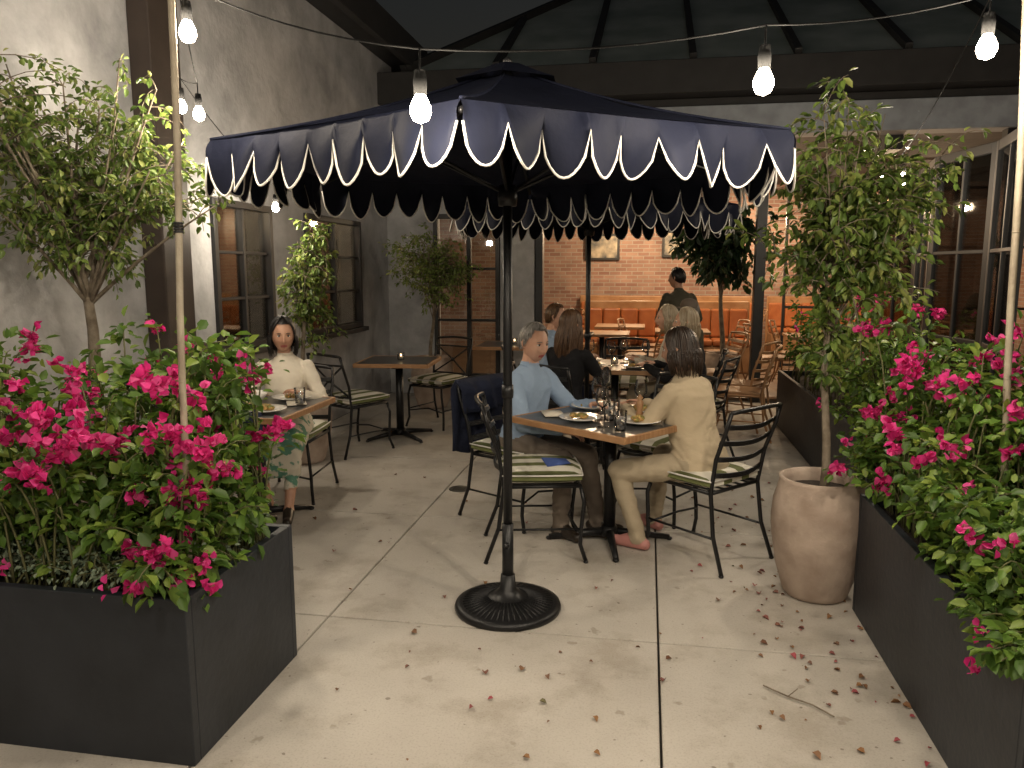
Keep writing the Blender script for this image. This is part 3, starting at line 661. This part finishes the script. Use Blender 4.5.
def evalmesh(b,name,vox,it):
    me=bpy.data.meshes.new(name+'_src'); me.from_pydata(b.v,[],b.f); me.update()
    o=bpy.data.objects.new(name+'_src',me); col.objects.link(o)
    m=o.modifiers.new('r','REMESH'); m.mode='VOXEL'; m.voxel_size=vox; m.use_smooth_shade=True
    s=o.modifiers.new('s','SMOOTH'); s.factor=.6; s.iterations=it
    dg=bpy.context.evaluated_depsgraph_get(); dg.update()
    out=bpy.data.meshes.new_from_object(o.evaluated_get(dg)); out.name=name
    bpy.data.objects.remove(o); bpy.data.meshes.remove(me)
    return out
def ik(A,T,l1,l2,pole):
    d=T-A; L=d.length
    if L>(l1+l2)*.995: T=A+d*((l1+l2)*.995/L); d=T-A; L=d.length
    a=(l1*l1-l2*l2+L*L)/(2*L); h=math.sqrt(max(0,l1*l1-a*a)); u=d/L; p=(pole-u*pole.dot(u)).normalized()
    return A+u*a+p*h,T
def hand(Wp,d,n,sc,skin,e,curl=.5,left=1):
    d=d.normalized(); n=(n-d*n.dot(d)).normalized(); s=d.cross(n)*left
    b=B()
    for o in(-.026,-.009,.009,.026): v,f=caps(Wp+s*o*.6*sc,Wp+d*.082*sc+s*o*sc,.014*sc,.0125*sc,8); b.add(v,f)
    v,f=caps(Wp-d*.03*sc,Wp+d*.02*sc,.023*sc,.020*sc,10); b.add(v,f)
    for o,ln in((-.030,.062),(-.010,.078),(.010,.085),(.030,.076)):
        p=Wp+d*.085*sc+s*o*sc; ang=curl*.5
        for k,fr in enumerate((.46,.30,.24)):
            dr=d*math.cos(ang)+n*math.sin(ang)+s*o*1.5; q=p+dr*ln*fr*sc; v,f=caps(p,q,(.0088-.0012*k)*sc,(.0078-.0012*k)*sc,8); b.add(v,f); p=q; ang+=curl*.75
    p=Wp+d*.025*sc+s*.022*sc
    for k,(ln) in enumerate((.042,.03,.024)):
        dr=(d*(.62+.15*k)+s*(.7-.25*k)+n*.3).normalized(); q=p+dr*ln*sc; v,f=caps(p,q,(.0125-.002*k)*sc,(.0105-.002*k)*sc,8); b.add(v,f); p=q
    me=evalmesh(b,'hand',.0042,3); me.materials.clear(); me.materials.append(skin)
    o=bpy.data.objects.new('hand',me); col.objects.link(o); o.parent=e
def headmesh(C,hf,hl,hz,sc,skin,e,female,browm):
    import bmesh
    bm=bmesh.new(); bmesh.ops.create_icosphere(bm,subdivisions=5,radius=1)
    gs=lambda y,z,y0,z0,sy,sz: math.exp(-((y-y0)/sy)**2-((z-z0)/sz)**2)
    for v in bm.verts:
        nx,ny,nz=v.co; x,y,z=.097*nx,.077*ny,.118*nz
        lo=max(0,-nz)
        y*=1-.24*lo**1.6
        if nx<0: x*=1-.32*lo**1.2
        else: x*=1-.10*lo**2
        if nx>0:
            if z<-.02: x+=.010*lo
            k=nx**.5
            x+=k*(.018*gs(y,z,0,-.016,.0105,.024)+.012*gs(y,z,0,-.034,.0145,.010)-.0085*gs(abs(y),z,.033,.008,.017,.011)+.003*gs(abs(y),z,.03,.028,.026,.009)
              +.006*gs(y,z,0,-.060,.020,.0055)+.006*gs(y,z,0,-.071,.017,.006)-.003*gs(y,z,0,-.0655,.024,.0022)+.008*gs(y,z,0,-.098,.022,.014)+.005*gs(abs(y),z,.045,-.025,.018,.02))
        v.co=(x,y,z)
    me=bpy.data.meshes.new('head'); bm.to_mesh(me); bm.free()
    me.materials.append(skin); me.materials.append(lipm)
    Mx=Matrix((( hf.x,hl.x,hz.x,C.x),(hf.y,hl.y,hz.y,C.y),(hf.z,hl.z,hz.z,C.z),(0,0,0,1)))@Matrix.Scale(sc,4)
    for p in me.polygons:
        c=p.center; p.use_smooth=True
        if c.x>.05 and abs(c.y)<.024-.3*abs(c.z+.066) and -.0745<c.z<-.0565: p.material_index=1
    o=bpy.data.objects.new('head',me); col.objects.link(o); me.transform(Mx); o.parent=e
    b=B()
    for s in(-1,1):
        b.sphere((.0775,s*.031,.0065),.0122,0,14,(.8,1.1,.66)); b.sphere((.0860,s*.031,.0065),.0060,1,10,(.5,1,1))
        b.tube([(.0868,s*.018,.0125),(.0882,s*.031,.0156),(.0828,s*.045,.0115)],[.0013,.0018,.0012],1,5)
        b.tube([(.0922,s*.014,.0245),(.0915,s*.03,.0288),(.080,s*.048,.0245)],[.0022,.0030,.0014],2,5)
        b.tube([(.0,s*.074,.018),(-.012,s*.084,.022),(-.02,s*.086,.008),(-.014,s*.083,-.014),(-.002,s*.074,-.028)],[.006,.008,.008,.007,.006],3,8)
        b.sphere((-.006,s*.077,-.002),.013,3,8,(1,.4,1.4))
    o=b.obj('eyes_and_ears',[eyew,eyed,browm,skin],True,e); o.data.transform(Mx)
    return Mx
def hairdo(Mx,style,mat,e,cap=None):
    b=B(); a0,b0,c0=.103,.084,.124
    def pt(th,ph,k=1):
        return Vector((a0*k*math.sin(th)*math.cos(ph)-.006,b0*k*math.sin(th)*math.sin(ph),c0*k*math.cos(th)+.004))
    vs=[];fs=[];nt,npn=12,36
    def lim(ph):
        d=abs(math.degrees(ph)); 
        if style=='short': return R(44) if d<50 else (R(44+ (d-50)*1.5) if d<85 else R(min(118,97+(d-85)*.5)))
        return R(48) if d<50 else (R(48+(d-50)*2.1) if d<75 else R(118))
    for j in range(npn):
        ph=-math.pi+2*math.pi*j/npn
        for i in range(nt+1): vs.append(pt(lim(ph)*i/nt,ph,1.0))
    for j in range(npn):
        k=(j+1)%npn
        for i in range(nt): fs.append((j*(nt+1)+i,k*(nt+1)+i,k*(nt+1)+i+1,j*(nt+1)+i+1))
    b.add(vs,fs)
    n={'short':420,'bob':620,'long':600,'bun':380}[style]
    for q in range(n):
        ph=U(-math.pi,math.pi); d=abs(ph); pts=[]; k=1+U(0,.07)
        if style=='short':
            th1=lim(ph)*U(.75,1.02); th0=th1*U(0,.65)
            for i in range(6): t=i/5; pts.append(pt(th0+(th1-th0)*t,ph+.15*math.sin(q)*t,k+.012*math.sin(t*3)))
        else:
            sg=1 if ph>0 else -1; ph1=ph
            if d<R(65): ph1=sg*R(U(66,86))
            th1=R(92)
            for i in range(7): t=i/6; tt=t**1.0; pts.append(pt(R(4)+(th1-R(4))*tt,ph+(ph1-ph)*tt**.7,k+.03*math.sin(t*3.1)))
            if style in('bob','long'):
                L=U(.06,.17) if style=='bob' else U(.18,.36); p=pts[-1]; o=Vector((p.x,p.y,0)).normalized()
                if p.x>0: L*=.85
                for i in range(1,6):
                    t=i/5; pts.append(p+Vector((0,0,-L*t))+o*(.016*math.sin(t*3)+(.012*t if style=='long' else -.004*t*t))+Vector((-.03*t if style=='long' and p.x<.04 else 0,0.006*math.sin(t*5+q),0)))
        m=len(pts); b.tube(pts,[.0052*(1-.75*(i/(m-1))**2) for i in range(m)],0,4)
    o=b.obj('hair',mat,True,e); o.data.transform(Mx)
    if cap:
        b=B(); b.lathe([(.096,.035),(.1,.07),(.08,.115),(.04,.135),(.0001,.138)],(0,0,0),0,24); b.box((.12,0,.04),(.10,.13,.008),0)
        o=b.obj('cap',cap,True,e); o.data.transform(Mx)
def person(name,x,y,ang,top,bot,skin,shoe,hair,hstyle,female=False,lean=0,hz_=.535,hl_=None,hr_=None,fl=(.42,.11,0),fr=(.42,-.11,0),look=None,pitch=0,forearm=None,shin=None,sc=.95,jacket=False,skirt_m=None,cap=None,kneeout=0.25,side=0):
    e=E(name); F=Vector((math.cos(ang),math.sin(ang),0)); L=Vector((-math.sin(ang),math.cos(ang),0)); Z=Vector((0,0,1)); O=Vector((x,y,0))
    W=lambda t:O+F*t[0]+L*t[1]+Z*t[2]
    hip=W((0,0,hz_)); sp=(Z*math.cos(lean)+F*math.sin(lean)+L*side).normalized(); T=(F-sp*F.dot(sp)).normalized(); Sd=sp.cross(T)*1.0
    ws=.9 if female else 1.0; j=1.16 if jacket else 1.03
    b=B(); segs=[]
    rings=[(-.11,.10,.09,0),(-.06,.165,.125,-.01),(.02,.168,.125,-.01),(.12,.140 if female else .152,.110,0),(.20,.134 if female else .152,.108,.008),(.30,.155*(.97),.120 if female else .115,.014 if female else .006),(.39,.172,.110,.002),(.445,.162,.090,-.006),(.485,.11,.068,-.010),(.52,.055,.05,-.006)]
    rr=[(hip+sp*s*sc+T*sh,Sd*w_*ws*sc*j,T*d_*sc*j) for s,w_,d_,sh in rings]
    v,f=loft(rr,20); b.add(v,f)
    mats=[top,bot,skin,shoe,forearm or top,shin or bot]
    P=lambda s,l=0,fw=0: hip+sp*s*sc+Sd*l*ws*sc+T*fw
    segs+=[(P(-.08),P(-.02),.14,1 if not jacket else 0),(P(.10),P(.42),.13,0),(P(.43,-.15),P(.43,.15),.06,0),(P(.1,-.07),P(.4,-.1),.09,0),(P(.1,.07),P(.4,.1),.09,0)]
    def limb(p,q,r0,r1,mi,seg=12):
        v,f=caps(p,q,r0,r1,seg); b.add(v,f); segs.append((p,q,(r0+r1)/2,mi))
    nb=P(.50,0,-.008); hc=nb+sp*.055*sc+Z*.115*sc+F*.025*sc
    limb(nb,hc-Z*.05*sc-F*.012,.054*ws*sc,.050*ws*sc,2)
    ua,fa=.285*sc,.25*sc
    tgtL=hl_ or (.33,.14,.64); tgtR=hr_ or (.33,-.14,.64)
    hands=[]
    for s,tg in((1,tgtL),(-1,tgtR)):
        sh=P(.43,s*.172); elb,wr=ik(sh,W(tg),ua,fa,(-Z*.8-F*.35+L*s*.55))
        k=1.2 if jacket else 1.08
        limb(sh,elb,.054*sc*ws*k,.044*sc*ws*k,0); limb(elb,wr,.044*sc*ws*k,.031*sc*(1 if not jacket else 1.15)*ws,4 if forearm else 0)
        hands.append((wr,(wr-elb).normalized(),s))
    th,sn=.43*sc,.42*sc
    for s,tg in((1,fl),(-1,fr)):
        h=hip+L*s*.088*ws*sc-Z*.005; ank=W((tg[0],tg[1],tg[2]+.075)); kn,an=ik(h,ank,th,sn,F*1.0+Z*.7+L*s*kneeout)
        wl=1.0 if shin else 1.1
        limb(h,kn,.088*sc*ws,.062*sc*ws*wl,1,14); limb(kn,an,.057*sc*ws*wl,.037*sc*ws*wl*(1.15 if not shin else .9),5,12)
        fd=(F*1.0+L*s*.2).normalized()
        toe=an+fd*.15*sc-Z*.04; heel=an-fd*.045-Z*.038
        limb(heel,toe,.033,.030,3,10); limb(an,an+fd*.09-Z*.03,.036,.031,3,10)
    if skirt_m:
        kk=W((.42,0,hz_-.03)); v,f=loft([(hip-Z*.05-F*.05,L*.17,Z*.11),(hip+F*.2,L*.18,Z*.10),(kk,L*.19,Z*.09),(kk+F*.06-Z*.16,L*.2,F*.06),(kk+F*.05-Z*.22,L*.19,F*.05)],18); b.add(v,f)
        mats.append(skirt_m); segs+=[(hip,kk,.16,6),(kk+L*.1,kk+F*.05-Z*.2+L*.1,.12,6),(kk-L*.1,kk+F*.05-Z*.2-L*.1,.12,6)]
    me=evalmesh(b,'body',.0095,4)
    me.materials.clear()
    for m in mats: me.materials.append(m)
    nv=len(me.vertices); co=np.empty(nv*3); me.vertices.foreach_get('co',co); co=co.reshape(-1,3)
    nf=len(me.polygons); ce=np.empty(nf*3); me.polygons.foreach_get('center',ce); ce=ce.reshape(-1,3)
    def near(pts):
        best=np.full(len(pts),1e9); idx=np.zeros(len(pts),int)
        for p,q,r_,mi in segs:
            p=np.array(p);q=np.array(q); d=q-p; t=np.clip(((pts-p)@d)/(d@d),0,1); ds=np.linalg.norm(pts-(p+t[:,None]*d),axis=1)-r_
            m=ds<best; best[m]=ds[m]; idx[m]=mi
        return idx
    me.polygons.foreach_set('material_index',near(ce).astype(np.int32))
    vi=near(co); no=np.empty(nv*3); me.vertices.foreach_get('normal',no); no=no.reshape(-1,3)
    for i in range(nv):
        if vi[i] in(2,3): continue
        if mats[vi[i]] is skin: continue
        p=Vector(co[i]); wq=noise.noise(p*4)*2.2
        a=1-2*abs(noise.noise(Vector((p.x*6+p.y*4+wq,p.y*5-p.x*3,p.z*11+wq))))
        a=a*.9+noise.noise(p*6)*.5
        co[i]+=no[i]*(a*.0075+.001)
    me.vertices.foreach_set('co',co.reshape(-1)); me.polygons.foreach_set('use_smooth',[True]*nf); me.update()
    o=bpy.data.objects.new('body',me); col.objects.link(o); o.parent=e
    c=B(); n_=24; up=[];dn=[]
    for i in range(n_):
        t=2*math.pi*i/n_; dirv=Sd*math.cos(t)+T*math.sin(t); base_=P(.495,0,-.006)+sp*(-.022*max(0,math.sin(t)))
        up.append(base_+dirv*.060*ws*sc+sp*.030); dn.append(base_+dirv*(.082 if jacket else .072)*ws*sc-sp*.004)
    if jacket or not female:
        c.add(up+dn,[(i,(i+1)%n_,n_+(i+1)%n_,n_+i) for i in range(n_)]); c.tube(up,.005,0,5,closed=True)
    else: c.tube(dn,.005,0,6,closed=True)
    for wr,d,s in hands:
        if not forearm: c.tube([wr-d*.022,wr-d*.004],[.034*sc*ws,.034*sc*ws],0,14)
    c.obj('collar_and_cuffs',top,True,e)
    for wr,d,s in hands:
        hand(wr,d+Vector((0,0,-.08)),Vector((0,0,-1))+L*s*-.2,sc*(1 if not female else .92),skin,e,.55,-s)
    la=ang if look is None else look
    hf=Vector((math.cos(la)*math.cos(pitch),math.sin(la)*math.cos(pitch),-math.sin(pitch))); hl=Vector((-math.sin(la),math.cos(la),0)); hz=hf.cross(hl)
    Mx=headmesh(hc+hf*.012,hf,hl,hz,sc*(1.02 if not female else 1.0),skin,e,female,hairs[hair])
    hairdo(Mx,hstyle,hairs[hair],e,cap)
    return e
person('seated_man',-.76,4.74,R(-27),bluesh,greytr,skinA,shoeb,'grey','short',lean=R(7),hz_=.52,hl_=(.44,.12,.79),hr_=(.36,-.10,.655),fl=(.50,.10,0),fr=(.38,-.13,0),look=R(-42),pitch=R(8),kneeout=.15,sc=.95)
person('seated_woman',.31,4.34,R(145),beige,khaki,skinB,shoep,'dark','bob',True,lean=R(13),hz_=.525,hl_=(.44,.10,.79),hr_=(.46,-.14,.79),fl=(.26,.20,0),fr=(.40,-.16,0),look=R(158),pitch=R(8),jacket=True,kneeout=.5,sc=.96)
person('seated_woman',-2.46,4.98,R(-80),cream,skirt,skinB,shoeb,'black','bob',True,lean=R(8),hz_=.525,hl_=(.34,.18,.80),hr_=(.32,-.18,.80),fl=(.56,.13,0),fr=(.40,-.05,0),look=R(-60),pitch=R(6),shin=skinB,skirt_m=skirt,sc=.96)
person('seated_guest',-2.45,3.84,R(90),navyc,blackc,skinA,shoeb,'dark','bob',True,lean=R(14),hz_=.50,hl_=(.38,.16,.79),hr_=(.36,-.16,.79),look=R(95),sc=.88)
person('seated_woman',-.62,5.98,R(65),blackc,blackc,skinA,shoeb,'brown','long',True,lean=R(6),look=R(50),hl_=(.42,.1,.79),hr_=(.42,-.14,.79))
person('seated_man',-.95,7.15,R(5),bluesh,navyc,skinA,shoeb,'brown','short',lean=R(10),look=R(-5),hl_=(.40,.1,.79),hr_=(.40,-.1,.79))
person('seated_woman',.30,7.12,R(178),cream,khaki,skinA,shoeb,'blond','bob',True,lean=R(10),look=R(190),hl_=(.38,.1,.79),hr_=(.38,-.14,.79))
person('seated_woman',.42,6.55,R(160),blackc,blackc,skinA,shoeb,'blond','bob',True,lean=R(8),look=R(175),hl_=(.4,.1,.79),hr_=(.4,-.14,.79))
person('seated_man',.50,8.4,R(200),olive,greytr,skinA,shoeb,'grey','short',lean=R(4),cap=greytr)
person('standing_server',.42,9.25,R(120),olive,blackc,skinB,shoeb,'black','short',lean=R(14),hz_=.88,hl_=(.34,.12,.98),hr_=(.30,-.16,1.0),fl=(.03,.12,0),fr=(-.05,-.12,0),kneeout=0,look=R(150))

# ------------------------------------------------------------------ poles and string lights
def pole(name,a,b_):
    b=B(); a=Vector(a);b_=Vector(b_); n=10; pts=[a.lerp(b_,i/n)+Vector((math.sin(i*1.3)*.004,0,0)) for i in range(n+1)]
    b.tube(pts,.0115,0,10)
    for i in range(1,n,2): b.sphere(tuple(pts[i]),.0135,0,10,(1,1,.35))
    return b.obj(name,poleWood,True)
pole('bamboo_pole',(-1.50,2.24,.5),(-1.53,2.43,2.95)); pole('bamboo_pole',(1.25,2.85,.5),(1.15,2.85,2.95))
tie=B(); 
for k in range(4): tie.lathe([(.013,0),(.017,.004),(.013,.008)],(-1.515,2.335,1.72+k*.009),0,12)
tie.obj('cable_tie',blackmetal,True)
def string(name,pts,bulbs,P=40,sag=.03,drop=.14):
    e=E(name); wv=B(); pts=[Vector(p) for p in pts]
    if not hasattr(P,'__len__'): P=[P]*len(bulbs)
    for i in range(len(pts)-1):
        a,c=pts[i],pts[i+1]; L=(c-a).length
        wv.tube([a.lerp(c,t/8)-Vector((0,0,sag*L*4*(t/8)*(1-t/8))) for t in range(9)],.0028,0,5)
    for k,pw in zip(bulbs,P):
        q=pts[k]; c=q-Vector((0,0,drop))
        wv.tube([q,c+Vector((0,0,.06))],.003,0,5); wv.lathe([(.0001,.09),(.014,.088),(.018,.06),(.017,.028),(.0001,.026)],tuple(c),0,14)
        g_=B(); g_.lathe([(.012,.028),(.018,.018),(.027,-.002),(.028,-.018),(.02,-.036),(.0001,-.045)],tuple(c),0,18); g_.obj('bulb',bulbm,True,e)
        l=bpy.data.lights.new('bulb_light','POINT'); l.energy=pw; l.color=(1,.86,.67); l.shadow_soft_size=.05
        o=bpy.data.objects.new('bulb_light',l); col.objects.link(o); o.location=c-Vector((0,0,.008)); o.parent=e
    wv.obj('cable',cablem,True,e)
string('string_lights',[(-1.54,2.41,2.72),(-1.525,2.47,2.53),(-.59,2.00,2.16),(.30,2.30,2.26),(.97,2.6,2.40),(1.15,2.85,2.6)],[1,2,3,4],[54,40,58,62])
string('string_lights',[(-1.54,2.41,2.72),(-2.23,3.67,2.52),(-2.50,3.95,2.62),(-2.8,5.58,2.22),(-3.05,8.0,2.5)],[1,2,3],[42,34,46])
string('string_lights',[(1.15,2.85,2.7),(1.41,4.81,2.26),(1.9,7.0,2.5),(2.3,9.5,3.0)],[1,2],68)
string('string_lights',[(-1.54,2.41,2.75),(-1.7,.7,2.6),(-.6,-.5,2.6),(.6,-.5,2.6),(1.6,.7,2.6),(1.15,2.85,2.72)],[1,2,3,4],84)
for x,y in((-.8,11.2),(1.0,12.5),(3.2,11.5),(-.2,14.4),(2.0,14.4),(4.6,14.2)):
    e=E('pendant_lamp',(x,y,2.55)); b=B(); b.tube([(0,0,.1),(0,0,.64)],.005,0,6); b.lathe([(.02,.12),(.04,.1),(.16,0),(.155,0),(.035,.09),(.0001,.1)],(0,0,0),0,24); b.obj('shade',blackmetal,True,e)
    b=B(); b.sphere((0,0,.02),.035,0,14); b.obj('bulb',lampm,True,e)
    l=bpy.data.lights.new('pendant_light','POINT'); l.energy=110; l.color=(1,.72,.44); l.shadow_soft_size=.06; o=bpy.data.objects.new('pendant_light',l); col.objects.link(o); o.location=(0,0,-.06); o.parent=e
for y in(5.95,7.9):
    e=E('wall_lamp',(-4.1,y,2.2)); b=B(); b.sphere((0,0,0),.05,0,14); b.obj('globe',lampm,True,e)
    l=bpy.data.lights.new('lamp_light','POINT'); l.energy=60; l.color=(1,.72,.42); l.shadow_soft_size=.06; o=bpy.data.objects.new('lamp_light',l); col.objects.link(o); o.location=(.25,0,-.1); o.parent=e

# ------------------------------------------------------------------ world, camera
wd=bpy.data.worlds.new('World'); S.world=wd; wd.use_nodes=True; nt=wd.node_tree
sky=nt.nodes.new('ShaderNodeTexSky'); sky.sky_type='NISHITA'; sky.sun_disc=False; sky.sun_elevation=R(-1.0); sky.sun_rotation=R(200)
nt.links.new(sky.outputs[0],nt.nodes['Background'].inputs[0]); nt.nodes['Background'].inputs[1].default_value=.05
sl=bpy.data.lights.new('moon_light','SUN'); sl.energy=.01; sl.angle=R(.5); sl.color=(.8,.88,1); so=bpy.data.objects.new('moon_light',sl); col.objects.link(so); so.rotation_euler=(R(40),0,R(30))
cam=bpy.data.cameras.new('camera'); co_=bpy.data.objects.new('camera',cam); col.objects.link(co_)
cam.sensor_width=36; cam.lens=27.03; cam.clip_end=1000; cam.clip_start=.05
co_.location=(0,0,1.6); co_.rotation_euler=(R(90-8.43),0,R(9.92)); S.camera=co_
S.view_settings.view_transform='Standard'; S.view_settings.look='None'; S.view_settings.exposure=0
